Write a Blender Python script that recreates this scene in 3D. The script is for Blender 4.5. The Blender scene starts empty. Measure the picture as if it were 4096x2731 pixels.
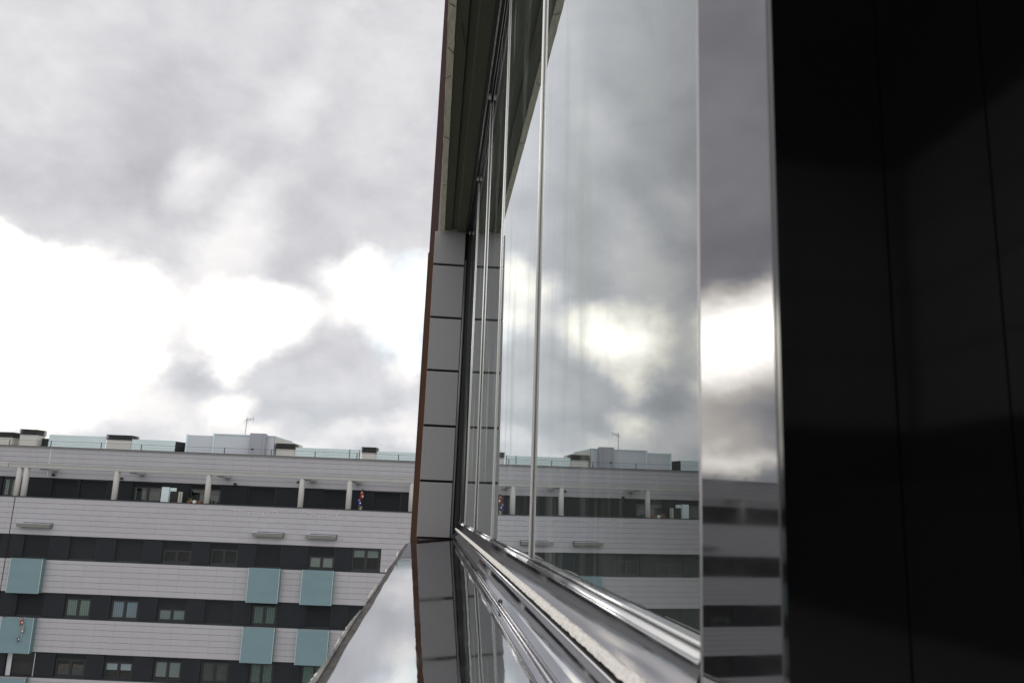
import bpy, math, random
from mathutils import Matrix, Vector
random.seed(7)
R = math.radians
scene = bpy.context.scene
col = scene.collection

# ------------------------------------------------------------------ camera
cam_d = bpy.data.cameras.new('camera')
cam = bpy.data.objects.new('camera', cam_d); col.objects.link(cam)
cam_d.sensor_width = 36.0
cam_d.lens = 28.66
cam_d.clip_start = 0.01; cam_d.clip_end = 3000
YAW, PITCH, ROLL = 0.09024, 0.20346, -0.04029
c, s = math.cos(ROLL), math.sin(ROLL)
cp, sp = math.cos(PITCH), math.sin(PITCH)
cy, sy = math.cos(YAW), math.sin(YAW)
right = Vector((c*cy + s*sp*sy, s*sp*cy - c*sy, -s*cp))
up = Vector((s*cy - c*sp*sy, -c*sp*cy - s*sy, c*cp))
fwd = Vector((cp*sy, cp*cy, sp))
cam.matrix_world = Matrix((
    (right.x, up.x, -fwd.x, 0), (right.y, up.y, -fwd.y, 0), (right.z, up.z, -fwd.z, 0), (0, 0, 0, 1)))
cam_d.dof.use_dof = True
cam_d.dof.focus_distance = 3.6
cam_d.dof.aperture_fstop = 15
scene.camera = cam

# ------------------------------------------------------------------ render look
scene.view_settings.view_transform = 'Standard'
scene.view_settings.look = 'None'
scene.view_settings.exposure = 0.0
scene.view_settings.gamma = 1.0
scene.view_settings.use_curve_mapping = False
scene.render.engine = 'CYCLES'
scene.cycles.use_denoising = True
scene.cycles.max_bounces = 10
scene.cycles.glossy_bounces = 6
scene.cycles.transparent_max_bounces = 16
scene.cycles.caustics_reflective = False
scene.cycles.caustics_refractive = False
scene.cycles.sample_clamp_indirect = 6

# ------------------------------------------------------------------ node helper
class NT:
    def __init__(self, tree):
        self.t = tree; self.n = tree.nodes; self.l = tree.links
    def node(self, kind, **kw):
        nd = self.n.new(kind)
        for k, v in kw.items():
            setattr(nd, k, v)
        return nd
    def put(self, sock, v):
        if v is None: return
        if isinstance(v, bpy.types.NodeSocket): self.l.new(v, sock)
        elif isinstance(v, (tuple, list)):
            v = tuple(v)
            if len(sock.default_value) == 4 and len(v) == 3: v = v + (1,)
            sock.default_value = v
        else: sock.default_value = v
    def math(self, op, a, b=None, c=None, clamp=False):
        nd = self.node('ShaderNodeMath', operation=op, use_clamp=clamp)
        self.put(nd.inputs[0], a); self.put(nd.inputs[1], b); self.put(nd.inputs[2], c)
        return nd.outputs[0]
    def vmath(self, op, a, b=None, scale=None):
        nd = self.node('ShaderNodeVectorMath', operation=op)
        self.put(nd.inputs[0], a); self.put(nd.inputs[1], b)
        if scale is not None: self.put(nd.inputs['Scale'], scale)
        return nd.outputs['Value'] if op in ('LENGTH', 'DOT_PRODUCT', 'DISTANCE') else nd.outputs[0]
    def noise(self, vec, scale, detail=4, rough=0.5, dist=0.0):
        nd = self.node('ShaderNodeTexNoise')
        self.put(nd.inputs['Vector'], vec); nd.inputs['Scale'].default_value = scale
        nd.inputs['Detail'].default_value = detail; nd.inputs['Roughness'].default_value = rough
        nd.inputs['Distortion'].default_value = dist
        return nd
    def maprange(self, v, a, b, c=0.0, d=1.0, kind='SMOOTHSTEP'):
        nd = self.node('ShaderNodeMapRange', interpolation_type=kind)
        self.put(nd.inputs[0], v)
        for i, q in enumerate((a, b, c, d)): self.put(nd.inputs[i+1], q)
        return nd.outputs[0]
    def mix(self, f, a, b, blend='MIX'):
        nd = self.node('ShaderNodeMix', data_type='RGBA', blend_type=blend)
        self.put(nd.inputs[0], f); self.put(nd.inputs[6], a); self.put(nd.inputs[7], b)
        return nd.outputs[2]
    def mapping(self, vec, loc=(0,0,0), rot=(0,0,0), scale=(1,1,1), kind='POINT'):
        nd = self.node('ShaderNodeMapping', vector_type=kind)
        self.put(nd.inputs[0], vec); nd.inputs[1].default_value = loc
        nd.inputs[2].default_value = rot; nd.inputs[3].default_value = scale
        return nd.outputs[0]

# ------------------------------------------------------------------ world: cloudy sky, by azimuth and elevation
SUN_AZ, SUN_EL = -50.0, 18.0          # degrees, azimuth from +Y towards +X
world = bpy.data.worlds.new('World'); scene.world = world
world.use_nodes = True
W = NT(world.node_tree)
W.n.clear()
wo = W.node('ShaderNodeOutputWorld')
bg = W.node('ShaderNodeBackground')
W.l.new(bg.outputs[0], wo.inputs[0])
sky = W.node('ShaderNodeTexSky', sky_type='NISHITA')
sky.sun_disc = False
sky.sun_elevation = R(SUN_EL); sky.sun_rotation = R(SUN_AZ % 360)
sky.air_density = 1.0; sky.dust_density = 1.5
tc = W.node('ShaderNodeTexCoord')
dirv = tc.outputs['Generated']
sep = W.node('ShaderNodeSeparateXYZ'); W.l.new(dirv, sep.inputs[0])
az = W.math('MULTIPLY', W.math('ARCTAN2', sep.outputs[0], sep.outputs[1]), 57.29578)
el = W.math('MULTIPLY', W.math('ARCSINE', sep.outputs[2]), 57.29578)
comb = W.node('ShaderNodeCombineXYZ'); W.put(comb.inputs[0], az); W.put(comb.inputs[1], el)
dstretch = W.mapping(dirv, rot=(0, R(14), 0), scale=(1, 1, 1.25))
wn = W.noise(dstretch, 9, 4, 0.55)
warp = W.vmath('SCALE', W.vmath('SUBTRACT', wn.outputs['Color'], (0.5, 0.5, 0.5)), scale=5.5)
wn2 = W.noise(dstretch, 30, 3, 0.6)
warp2 = W.vmath('SCALE', W.vmath('SUBTRACT', wn2.outputs['Color'], (0.5, 0.5, 0.5)), scale=0.9)
P = W.vmath('ADD', W.vmath('ADD', comb.outputs[0], warp), warp2)
P = W.vmath('MULTIPLY', P, (1, 1, 0))
# the openings and dark bellies of the cloud deck: azimuth, elevation, half widths (deg), turn, radiance
OPEN = [
 (-32.5, 12.4, 9.6, 3.2, 0, 6.0), (-27.0, 9.6, 8.2, 5.3, 0, 1.9), (-21.5, 10.5, 3.2, 4.4, -12, .7), (-22.5, 13.0, 5, 2.2, -8, 1.0),
 (-31, 7.3, 6, 1.5, 0, -.7), (-30, 4.4, 8, .9, 0, 1.4), (-13.4, 11.2, 4.0, 2.8, 8, 1.9), (-17.6, 20.4, 2.2, 1.7, 30, .26), (-14.0, 17.2, 2.6, 2.6, 0, .28),
 (-6.4, 15.4, 3.2, 1.6, 0, .75), (-4.0, 12.6, 3.8, 2.0, -8, .85), (-9.0, 12.4, 3.4, 1.9, 12, .35),
 (-1.4, 15.3, 2.6, 2.2, 0, .85), (-2.0, 10.2, 1.7, 2.8, 0, .6), (-14.4, 8.3, 1.5, 1.5, 0, .55),
 (-23, 5.0, 8, 2.0, 0, .45), (-13.9, 5.2, 2.4, 1.3, 0, .75), (-11.0, 27.0, 2.0, 6.0, -18, .10),
 (-13.0, 19.8, 5.0, 1.6, 38, .12), (-27.6, 25.6, 5.5, 5.5, 0, .12), (-5.0, 31.0, 6, 5, 0, .08),
 (-15.5, 14.5, 3.5, 2.6, -20, .26), (-18.2, 24.0, 9, 5, 10, -.06), (-25, 19.4, 9, 2.4, 8, -.12), (-7.0, 20.4, 7.0, 3.6, 0, -.12),
 (-7.5, 8.0, 6.0, 1.7, 6, .11), (-18.8, 7.7, 4.5, 1.6, 0, -.10),
 (-4.0, 4.6, 6.0, 1.0, 0, .24), (-11.0, 3.6, 5.0, .8, 0, .3), (-1.6, 5.6, 1.6, 2.4, 0, .16),
 (-46, 14, 12, 4.5, 0, 2.0), (-58, 20, 10, 6, 0, .4), (6, 14, 6, 3.4, 0, .6), (16, 9, 8, 3, 0, .35),
]
total = None
for (a, e, ra, re, rot, amp) in OPEN:
    q = W.mapping(P, loc=(a, e, 0), rot=(0, 0, R(rot)), scale=(ra*1.35, re*1.35, 1), kind='TEXTURE')
    w = W.maprange(W.vmath('LENGTH', q), 1.0, 0.0, 0.0, amp)
    total = w if total is None else W.math('ADD', total, w)
big = W.noise(dstretch, 3.0, 5, 0.55, 0.3)
med = W.noise(dstretch, 11, 6, 0.58)
detail = W.math('ADD', W.maprange(big.outputs[0], 0.3, 0.7, -0.055, 0.06), W.maprange(med.outputs[0], 0.3, 0.7, -0.025, 0.04))
# cloud deck away from the sun is front lit and a little brighter
away = W.vmath('DISTANCE', dirv, (math.sin(R(-12))*.95, math.cos(R(-12))*.95, .3))
awayf = W.maprange(away, 0.45, 1.2, 0.0, 0.40)
lum = W.math('ADD', W.math('ADD', total, detail), W.math('ADD', awayf, 0.69))
tex = W.noise(dstretch, 7, 6, 0.62, 0.4)
lum = W.math('MULTIPLY', lum, W.maprange(tex.outputs[0], 0.28, 0.72, 0.91, 1.09))
fine = W.noise(W.mapping(dirv, scale=(1, 1, 1.4)), 18, 4, 0.55)
lum = W.math('MULTIPLY', lum, W.maprange(fine.outputs[0], 0.3, 0.7, 0.98, 1.02))
lum = W.math('MAXIMUM', lum, 0.3)
warm = W.maprange(lum, 0.62, 1.5)
cloud_col = W.mix(warm, (0.96, 0.955, 1.0), (1.0, 0.955, 0.86))
lowblue = W.maprange(el, 12.0, 5.0, 0.0, 0.8)
cloud_col = W.mix(W.math('MULTIPLY', lowblue, W.maprange(lum, 0.95, 0.5)), cloud_col, (0.90, 0.955, 1.0))
cloud = W.vmath('SCALE', cloud_col, scale=lum)
# thin spots where the blue sky shows through
blue = None
for (a, e, ra, re, amp) in [(-1.9, 15.9, 2.4, 1.6, .55), (-3.0, 11.2, 3, 2.0, .25), (-0.5, 11.5, 2, 3.0, .25)]:
    q = W.mapping(P, loc=(a, e, 0), scale=(ra*1.3, re*1.3, 1), kind='TEXTURE')
    w = W.maprange(W.vmath('LENGTH', q), 1.0, 0.0, 0.0, amp)
    blue = w if blue is None else W.math('ADD', blue, w)
nish = W.vmath('SCALE', sky.outputs[0], scale=0.05)
nish = W.vmath('ADD', nish, (0.62, 0.88, 0.98))
final = W.mix(blue, cloud, nish)
W.l.new(final, bg.inputs[0]); bg.inputs[1].default_value = 1.0

sun_d = bpy.data.lights.new('sun', 'SUN'); sun_d.energy = 0.5; sun_d.angle = R(20); sun_d.color = (1, .95, .88)
sun = bpy.data.objects.new('sun', sun_d); col.objects.link(sun)
sdir = Vector((math.sin(R(SUN_AZ))*math.cos(R(SUN_EL)), math.cos(R(SUN_AZ))*math.cos(R(SUN_EL)), math.sin(R(SUN_EL))))
sun.rotation_euler = sdir.to_track_quat('Z', 'Y').to_euler()

# ------------------------------------------------------------------ materials
def principled(name, base, rough=.6, metal=0.0, spec=0.5, noise=None, bump=None, vary=0.0, coords='Object'):
    """noise = (scale vec, amount, second colour); bump = (scale vec, distance, detail)"""
    m = bpy.data.materials.new(name); m.use_nodes = True
    T = NT(m.node_tree)
    b = m.node_tree.nodes['Principled BSDF']
    b.inputs['Roughness'].default_value = rough; b.inputs['Metallic'].default_value = metal
    b.inputs['Specular IOR Level'].default_value = spec
    t = T.node('ShaderNodeTexCoord')
    colr = base + (1,)
    cur = None
    if noise:
        nn = T.noise(T.mapping(t.outputs[coords], scale=noise[0]), 1.0, 5, .6)
        cur = T.mix(T.maprange(nn.outputs[0], .35, .7, 0, noise[1]), colr, noise[2] + (1,))
    if vary:
        oi = T.node('ShaderNodeObjectInfo')
        f = T.maprange(oi.outputs['Random'], 0, 1, 1-vary, 1+vary, 'LINEAR')
        cur = T.vmath('SCALE', cur if cur is not None else colr[:3], scale=f)
    if cur is not None: T.put(b.inputs['Base Color'], cur)
    else: b.inputs['Base Color'].default_value = colr
    if bump:
        nb = T.noise(T.mapping(t.outputs[coords], scale=bump[0]), 1.0, bump[2], .5)
        bp = T.node('ShaderNodeBump'); bp.inputs['Strength'].default_value = 1.0
        bp.inputs['Distance'].default_value = bump[1]
        T.l.new(nb.outputs[0], bp.inputs['Height']); T.l.new(bp.outputs[0], b.inputs['Normal'])
    return m

def mirror(name, tint, rough, bump, spots=0.0, noise=None):
    m = bpy.data.materials.new(name); m.use_nodes = True
    T = NT(m.node_tree); T.n.clear()
    out = T.node('ShaderNodeOutputMaterial'); g = T.node('ShaderNodeBsdfGlossy')
    t = T.node('ShaderNodeTexCoord')
    sm = T.noise(T.mapping(t.outputs['Object'], scale=(22, 5, 22)), 1.0, 4, .6)
    g.inputs['Color'].default_value = tint + (1,)
    T.put(g.inputs['Roughness'], T.maprange(sm.outputs[0], .35, .7, rough*.7, rough*1.7))
    if bump:
        nb = T.noise(T.mapping(t.outputs['Object'], scale=bump[0]), 1.0, bump[2], .5)
        bp = T.node('ShaderNodeBump'); bp.inputs['Distance'].default_value = bump[1]
        T.l.new(nb.outputs[0], bp.inputs['Height']); T.l.new(bp.outputs[0], g.inputs['Normal'])
    d = T.node('ShaderNodeBsdfDiffuse'); d.inputs['Color'].default_value = (.5, .5, .49, 1)
    dn = T.noise(T.mapping(t.outputs['Object'], scale=(900, 420, 900)), 1.0, 1, .5)
    du = T.math('ADD', T.maprange(dn.outputs[0], .70, .78, 0, spots), T.maprange(sm.outputs[0], .4, .75, .012, .05))
    mx = T.node('ShaderNodeMixShader'); T.put(mx.inputs[0], du)
    T.l.new(g.outputs[0], mx.inputs[1]); T.l.new(d.outputs[0], mx.inputs[2]); T.l.new(mx.outputs[0], out.inputs[0])
    return m

def shutter_mat(name, base, pitch):
    m = principled(name, base, .5, 0, .35)
    T = NT(m.node_tree); b = m.node_tree.nodes['Principled BSDF']
    t = T.node('ShaderNodeTexCoord'); sx = T.node('ShaderNodeSeparateXYZ'); T.l.new(t.outputs['Object'], sx.inputs[0])
    w = T.math('SINE', T.math('MULTIPLY', sx.outputs[2], 2*math.pi/pitch))
    bp = T.node('ShaderNodeBump'); bp.inputs['Distance'].default_value = .012
    T.l.new(w, bp.inputs['Height']); T.l.new(bp.outputs[0], b.inputs['Normal'])
    return m

def curtain_mat(name, base, fold_shade, pitch=.11, lace=0.0):
    m = principled(name, base, .9, 0, .1)
    T = NT(m.node_tree); b = m.node_tree.nodes['Principled BSDF']
    t = T.node('ShaderNodeTexCoord'); sx = T.node('ShaderNodeSeparateXYZ'); T.l.new(t.outputs['Object'], sx.inputs[0])
    w = T.math('SINE', T.math('MULTIPLY', sx.outputs[0], 2*math.pi/pitch))
    n = T.noise(T.mapping(t.outputs['Object'], scale=(9, 1, .6)), 1, 3, .5)
    cm = T.mix(T.maprange(T.math('ADD', w, n.outputs[0]), -1, 1.6, 0, fold_shade), base + (1,), tuple(x*.35 for x in base) + (1,))  # shade between folds is put into the colour; the cloth itself is flat
    if lace:
        v = T.node('ShaderNodeTexVoronoi'); v.inputs['Scale'].default_value = 16; T.l.new(t.outputs['Object'], v.inputs[0])
        cm = T.mix(T.maprange(v.outputs[0], .2, .6, 0, lace), cm, tuple(x*.4 for x in base) + (1,))
    T.put(b.inputs['Base Color'], cm)
    return m

def pane_mat(name, tint, base_reflect=.04, dirt=0.0, gain=1.0, wave=0.0):
    """window glass: dark see-through sheet that mirrors more and more towards grazing; with streaks of dried rain"""
    m = bpy.data.materials.new(name); m.use_nodes = True
    T = NT(m.node_tree); T.n.clear()
    out = T.node('ShaderNodeOutputMaterial')
    geo = T.node('ShaderNodeNewGeometry')
    cosv = T.math('ABSOLUTE', T.vmath('DOT_PRODUCT', geo.outputs['Normal'], geo.outputs['Incoming']))
    fr = T.math('ADD', T.math('MULTIPLY', T.math('POWER', T.math('SUBTRACT', 1.0, cosv), 5.0), 1-base_reflect), base_reflect)
    two = T.math('DIVIDE', T.math('MULTIPLY', fr, 2.0*gain), T.math('ADD', fr, 1.0), clamp=True)
    fac = T.math('MULTIPLY', two, T.math('SUBTRACT', 1.0, geo.outputs['Backfacing']))
    gl = T.node('ShaderNodeBsdfGlossy'); gl.inputs['Roughness'].default_value = .0
    gl.inputs['Color'].default_value = (.935, .972, .985, 1)
    if wave:
        tcx = T.node('ShaderNodeTexCoord')
        nb = T.noise(T.mapping(tcx.outputs['Object'], scale=(1, 1.5, 1.2)), 1.0, 2, .5)
        bp = T.node('ShaderNodeBump'); bp.inputs['Distance'].default_value = wave
        T.l.new(nb.outputs[0], bp.inputs['Height']); T.l.new(bp.outputs[0], gl.inputs['Normal'])
    tr = T.node('ShaderNodeBsdfTransparent'); tr.inputs['Color'].default_value = tint + (1,)
    mx = T.node('ShaderNodeMixShader'); T.put(mx.inputs[0], fac)
    T.l.new(tr.outputs[0], mx.inputs[1]); T.l.new(gl.outputs[0], mx.inputs[2])
    last = mx.outputs[0]
    if dirt:
        t = T.node('ShaderNodeTexCoord')
        n1 = T.noise(T.mapping(t.outputs['Object'], scale=(1, 13, 1.5)), 1.0, 4, .55, .5)
        n2 = T.noise(T.mapping(t.outputs['Object'], scale=(1, 3, 2.2)), 1.0, 3, .5)
        d = T.math('MULTIPLY', T.maprange(n1.outputs[0], .46, .74), T.maprange(n2.outputs[0], .38, .68))
        n3 = T.noise(T.mapping(t.outputs['Object'], scale=(1, 420, 260)), 1.0, 1, .5)
        sp_ = T.maprange(n3.outputs[0], .78, .84, 0, .8)
        df = T.node('ShaderNodeBsdfDiffuse'); df.inputs['Color'].default_value = (.44, .50, .47, 1)
        mx2 = T.node('ShaderNodeMixShader')
        amt = T.math('ADD', T.math('MULTIPLY', d, dirt), T.math('MULTIPLY', sp_, .25))
        amt = T.math('ADD', amt, .035)
        T.put(mx2.inputs[0], T.math('MULTIPLY', amt, T.math('SUBTRACT', 1.0, geo.outputs['Backfacing'])))
        T.l.new(last, mx2.inputs[1]); T.l.new(df.outputs[0], mx2.inputs[2]); last = mx2.outputs[0]
    T.l.new(last, out.inputs[0])
    return m

def frosted_mat(name, base, rough=.15, alpha=1.0):
    m = principled(name, base, rough, 0, .5, noise=((.8, .8, 2.2), .35, tuple(x*.8 for x in base)))
    b = m.node_tree.nodes['Principled BSDF']
    b.inputs['Coat Weight'].default_value = .3; b.inputs['Coat Roughness'].default_value = .05
    b.inputs['Alpha'].default_value = alpha
    return m

M = {}
M['clad'] = principled('pale_cladding', (.44, .44, .49), .45, 0, .4, noise=((2.6, 2.6, .35), .55, (.405, .405, .44)), vary=.022, bump=((30, 30, 30), .0006, 3))
M['clad_dark'] = principled('charcoal_render', (.015, .0185, .025), .7, 0, .3, noise=((1.2, 1.2, .7), .6, (.020, .024, .031)), bump=((40, 40, 40), .002, 3))
M['core'] = principled('joint_backing', (.15, .15, .165), .8)
M['inside'] = principled('unlit_room', (.012, .012, .014), .8)
M['shutter'] = shutter_mat('shutter_slats', (.024, .028, .033), .05)
M['frame'] = principled('window_frame_paint', (.022, .024, .03), .35, 0, .5)
M['cap'] = principled('dark_metal_coping', (.035, .045, .05), .4, .3, .5)
M['beam'] = principled('painted_concrete', (.41, .42, .425), .7, noise=((1.5, 1.5, 5), .5, (.35, .36, .365)), bump=((12, 12, 12), .004, 4))
M['column'] = principled('concrete_column', (.50, .50, .495), .7, noise=((2, 2, 1.0), .4, (.43, .425, .42)))
M['ledge'] = principled('weathered_concrete', (.22, .225, .22), .85, noise=((3, 3, 9), .7, (.17, .175, .17)), bump=((14, 14, 14), .006, 5))
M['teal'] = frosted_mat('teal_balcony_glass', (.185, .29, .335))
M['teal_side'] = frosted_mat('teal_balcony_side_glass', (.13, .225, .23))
M['teal_pale'] = frosted_mat('pale_screen_glass', (.62, .75, .80), .12)
M['white_box'] = principled('white_sheet_cladding', (.56, .61, .68), .5, noise=((.3, .3, 1), .3, (.46, .50, .56)))
M['white_edge'] = principled('pale_edge_trim', (.62, .80, .85), .4)
M['door'] = principled('grey_door_paint', (.34, .36, .42), .5)
M['chimney'] = principled('chimney_render', (.60, .60, .585), .8, noise=((2, 2, 1), .3, (.52, .52, .5)))
M['louvre'] = principled('dark_louvre_metal', (.03, .034, .036), .45, .2)
M['pane_far'] = pane_mat('far_window_pane', (.8, .84, .84), .03)
M['cur_green'] = curtain_mat('green_white_curtain', (.42, .50, .46), .75)
M['cur_blue'] = curtain_mat('bluish_white_curtain', (.45, .53, .64), .55)
M['cur_teal'] = curtain_mat('teal_grey_curtain', (.27, .38, .36), .8)
M['cur_lace'] = curtain_mat('lace_curtain', (.27, .36, .32), .4, .13, .6)
M['blind'] = principled('grey_roller_blind', (.34, .37, .37), .9)
M['blind_cream'] = principled('cream_roller_blind', (.44, .46, .42), .9)
M['blind_dim'] = principled('dim_grey_blind', (.09, .095, .095), .9, noise=((3, 3, 3), .6, (.05, .05, .052)))
M['valance'] = principled('white_valance', (.58, .60, .66), .9)
M['brown'] = principled('rust_brown_steel', (.085, .036, .018), .5, .1, .4, noise=((30, 30, 4), .6, (.06, .024, .013)))
M['maroon'] = principled('maroon_painted_steel', (.060, .028, .033), .5, .1, .4, noise=((60, 60, 30), .3, (.09, .05, .05)))
M['tile'] = principled('grey_stone_tile', (.395, .39, .415), .6, 0, .4, noise=((60, 60, 60), .35, (.345, .34, .36)), vary=.05, bump=((180, 180, 180), .0006, 4))
M['tile_pit'] = principled('tile_pit_dark', (.08, .07, .07), .8)
M['joint'] = principled('open_joint_dark', (.02, .014, .012), .9)
M['profile'] = principled('blue_grey_profile', (.16, .17, .20), .3, .6, .5)
M['black'] = principled('black_seal', (.008, .008, .009), .6)
M['olive'] = principled('olive_grey_render', (.115, .118, .095), .9, 0, .2, noise=((14, 1.3, 14), .5, (.145, .138, .11)), bump=((25, 25, 25), .004, 4))
M['cream'] = principled('cream_plaster', (.78, .755, .62), .9, 0, .2, noise=((60, 14, 60), .8, (.62, .60, .49)), bump=((110, 40, 110), .004, 5))
M['sill_metal'] = mirror('polished_sill_metal', (.64, .645, .665), .03, ((26, 5, 26), .00013, 3), .35)
M['bright_metal'] = mirror('bright_rail_metal', (.66, .66, .68), .14, ((60, 30, 60), .00003, 2), .2)
M['rail_metal'] = mirror('polished_rail_metal', (.36, .355, .37), .05, ((60, 30, 60), .00005, 3), .25)
M['head_metal'] = principled('head_rail_metal', (.42, .41, .40), .16, 1.0, .5, noise=((200, 40, 200), .6, (.15, .13, .12)))
M['brush'] = principled('grey_brush_pile', (.86, .84, .81), .85, 0, .3, noise=((300, 90, 300), .7, (.60, .57, .54)), bump=((300, 130, 300), .0012, 4))
M['seal_clear'] = principled('clear_plastic_seal', (.97, .97, .96), .4, .35, .8)
M['seal_edge'] = principled('seal_line', (.80, .77, .73), .4)
M['post'] = mirror('dark_mirror_post', (.245, .245, .258), .035, ((1, 60, 7), .000014, 3), .12)
M['post_edge'] = principled('post_bright_edge', (.36, .355, .37), .2, 1.0, .5)
M['black_gloss'] = principled('black_gloss_lacquer', (.0045, .0050, .0062), .07, 0, .5, bump=((9, 9, 9), .0002, 2))
M['stone_edge'] = principled('rough_mortar_edge', (.15, .148, .145), .95, 0, .2, noise=((60, 30, 60), .8, (.09, .088, .085)), bump=((160, 80, 160), .004, 5))
M['film'] = principled('peeling_white_film', (.66, .65, .62), .5, 0, .4)
M['glass_near'] = pane_mat('balcony_glass', (.62, .66, .64), .055, dirt=.42, gain=1.12)
M['ground'] = principled('ground_earth', (.31, .32, .31), .9, noise=((.05, .05, .05), .7, (.23, .25, .22)))
M['asphalt'] = principled('asphalt', (.05, .05, .052), .9, noise=((.8, .8, .8), .6, (.065, .065, .065)))
M['paving'] = principled('paving', (.42, .41, .39), .85, noise=((1, 1, 1), .5, (.22, .22, .21)))
M['wpaint'] = principled('road_paint', (.7, .7, .68), .7)
M['wall_own'] = principled('own_wall_render', (.38, .37, .36), .8, noise=((1, 1, 1), .4, (.33, .32, .31)))
M['room_tile'] = principled('room_wall_tile', (.36, .36, .375), .35, vary=.05)
M['room_wall'] = principled('room_plaster', (.20, .20, .20), .8)
M['room_dark'] = principled('room_cabinet_dark', (.03, .03, .032), .7)
M['terracotta'] = principled('terracotta', (.32, .12, .06), .8)
M['arch'] = principled('arched_valance_cloth', (.10, .055, .03), .9)
M['hill'] = principled('wooded_hill', (.07, .085, .09), .9, noise=((.02, .02, .02), .6, (.05, .07, .06)))
M['leaf'] = principled('pot_leaf', (.06, .10, .035), .7)
M['red'] = principled('red_cloth', (.30, .03, .02), .8)
M['blue'] = principled('blue_cloth', (.03, .04, .30), .8)
M['khaki'] = principled('khaki_cloth', (.30, .27, .17), .8)
M['navy'] = principled('navy_cloth', (.05, .06, .20), .8)
M['white'] = principled('white_cloth', (.75, .74, .72), .8)
M['skin'] = principled('doll_skin', (.50, .32, .24), .7)
M['rope'] = principled('rope', (.45, .42, .35), .9)
M['aerial'] = principled('aerial_metal', (.25, .26, .27), .4, .8)
M['bulb'] = principled('white_light_string', (.85, .85, .95), .4)

# ------------------------------------------------------------------ mesh helpers
class MB:
    def __init__(self): self.v = []; self.f = []
    def box(self, x0, x1, y0, y1, z0, z1):
        n = len(self.v)
        self.v += [(x0,y0,z0),(x1,y0,z0),(x1,y1,z0),(x0,y1,z0),(x0,y0,z1),(x1,y0,z1),(x1,y1,z1),(x0,y1,z1)]
        self.f += [tuple(n+i for i in q) for q in ((0,3,2,1),(4,5,6,7),(0,1,5,4),(1,2,6,5),(2,3,7,6),(3,0,4,7))]
        return self
    def prism(self, pts, y0, y1, seg=1, jitter=0.0, caps=True):
        """closed outline in x,z swept along y"""
        k = len(pts); n = len(self.v)
        for i in range(seg+1):
            y = y0 + (y1-y0)*i/seg
            for (x, z) in pts:
                self.v.append((x + random.uniform(-jitter, jitter), y, z + random.uniform(-jitter, jitter)))
        for i in range(seg):
            for j in range(k):
                a = n+i*k+j; b = n+i*k+(j+1) % k
                self.f.append((a, a+k, b+k, b))
        if caps: self.f.append(tuple(n+j for j in range(k))); self.f.append(tuple(n+seg*k+j for j in reversed(range(k))))
        return self
    def tube(self, a, b, r, k=8, r2=None):
        a = Vector(a); b = Vector(b); d = (b-a).normalized()
        u = d.orthogonal().normalized(); w = d.cross(u); n = len(self.v)
        r2 = r if r2 is None else r2
        for p, rr in ((a, r), (b, r2)):
            for i in range(k):
                t = 2*math.pi*i/k
                self.v.append(tuple(p + u*rr*math.cos(t) + w*rr*math.sin(t)))
        for i in range(k):
            j = (i+1) % k
            self.f.append((n+i, n+j, n+k+j, n+k+i))
        self.f.append(tuple(n+i for i in reversed(range(k)))); self.f.append(tuple(n+k+i for i in range(k)))
        return self
    def mesh(self, name, mat, smooth=False):
        me = bpy.data.meshes.new(name); me.from_pydata(self.v, [], self.f); me.update()
        me.materials.append(M[mat] if isinstance(mat, str) else mat)
        if smooth:
            for p in me.polygons: p.use_smooth = True
        return me
    def build(self, name, mat, parent=None, smooth=False, loc=None, bevel=0.0):
        return obj(name, self.mesh(name, mat, smooth), parent, loc, bevel)

def obj(name, me, parent=None, loc=None, bevel=0.0):
    o = bpy.data.objects.new(name, me); col.objects.link(o)
    if parent: o.parent = parent
    if loc: o.location = loc
    if bevel:
        b = o.modifiers.new('bevel', 'BEVEL'); b.width = bevel; b.segments = 2; b.limit_method = 'ANGLE'
    return o
def tag(o, label=None, cat=None, group=None, kind=None):
    if label: o['label'] = label
    if cat: o['category'] = cat
    if group: o['group'] = group
    if kind: o['kind'] = kind
    return o
def empty(name, loc=(0,0,0), rz=0.0, parent=None):
    o = bpy.data.objects.new(name, None); col.objects.link(o); o.location = loc; o.rotation_euler = (0,0,rz)
    o.empty_display_size = .1
    if parent: o.parent = parent
    return o
def copy_tree(o, parent=None):
    k = o.copy(); col.objects.link(k); k.parent = parent
    for ch in list(o.children): copy_tree(ch, k)
    return k

# ------------------------------------------------------------------ ground, road, pavements
GZ = -19.0
tag(MB().box(-1500, 1500, -1500, 1500, GZ-.5, GZ).build('ground', 'ground'), kind='structure')
tag(MB().box(-400, 400, 16, 25, GZ+.004, GZ+.008).build('road', 'asphalt'), kind='structure')
tag(MB().box(-400, 400, 25, 44, GZ+.01, GZ+.13).build('pavement', 'paving'), kind='structure')
tag(MB().box(-400, 400, 2, 16, GZ+.01, GZ+.13).build('pavement', 'paving'), kind='structure')
mk = MB()
for i in range(-40, 40): mk.box(i*6, i*6+3, 20.4, 20.55, GZ+.012, GZ+.016)
tag(mk.build('road_marking', 'wpaint'), kind='structure')

hm = MB(); hn = 60
for i in range(hn+1):
    a_ = R(-75+47*i/hn); d_ = 1100
    h_ = 26+14*math.sin(i*.31)+6*math.sin(i*.9+1)+random.uniform(-2, 2)
    h_ *= min(1, (hn-i)/8)
    hm.v += [(math.sin(a_)*d_, math.cos(a_)*d_, GZ), (math.sin(a_)*d_, math.cos(a_)*d_, GZ+18+h_*1.6), (math.sin(a_)*(d_+300), math.cos(a_)*(d_+300), GZ)]
for i in range(hn):
    for j in range(2): q_ = i*3+j; hm.f.append((q_, q_+3, q_+4, q_+1))
tag(hm.build('hills', 'hill'), kind='structure')

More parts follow.
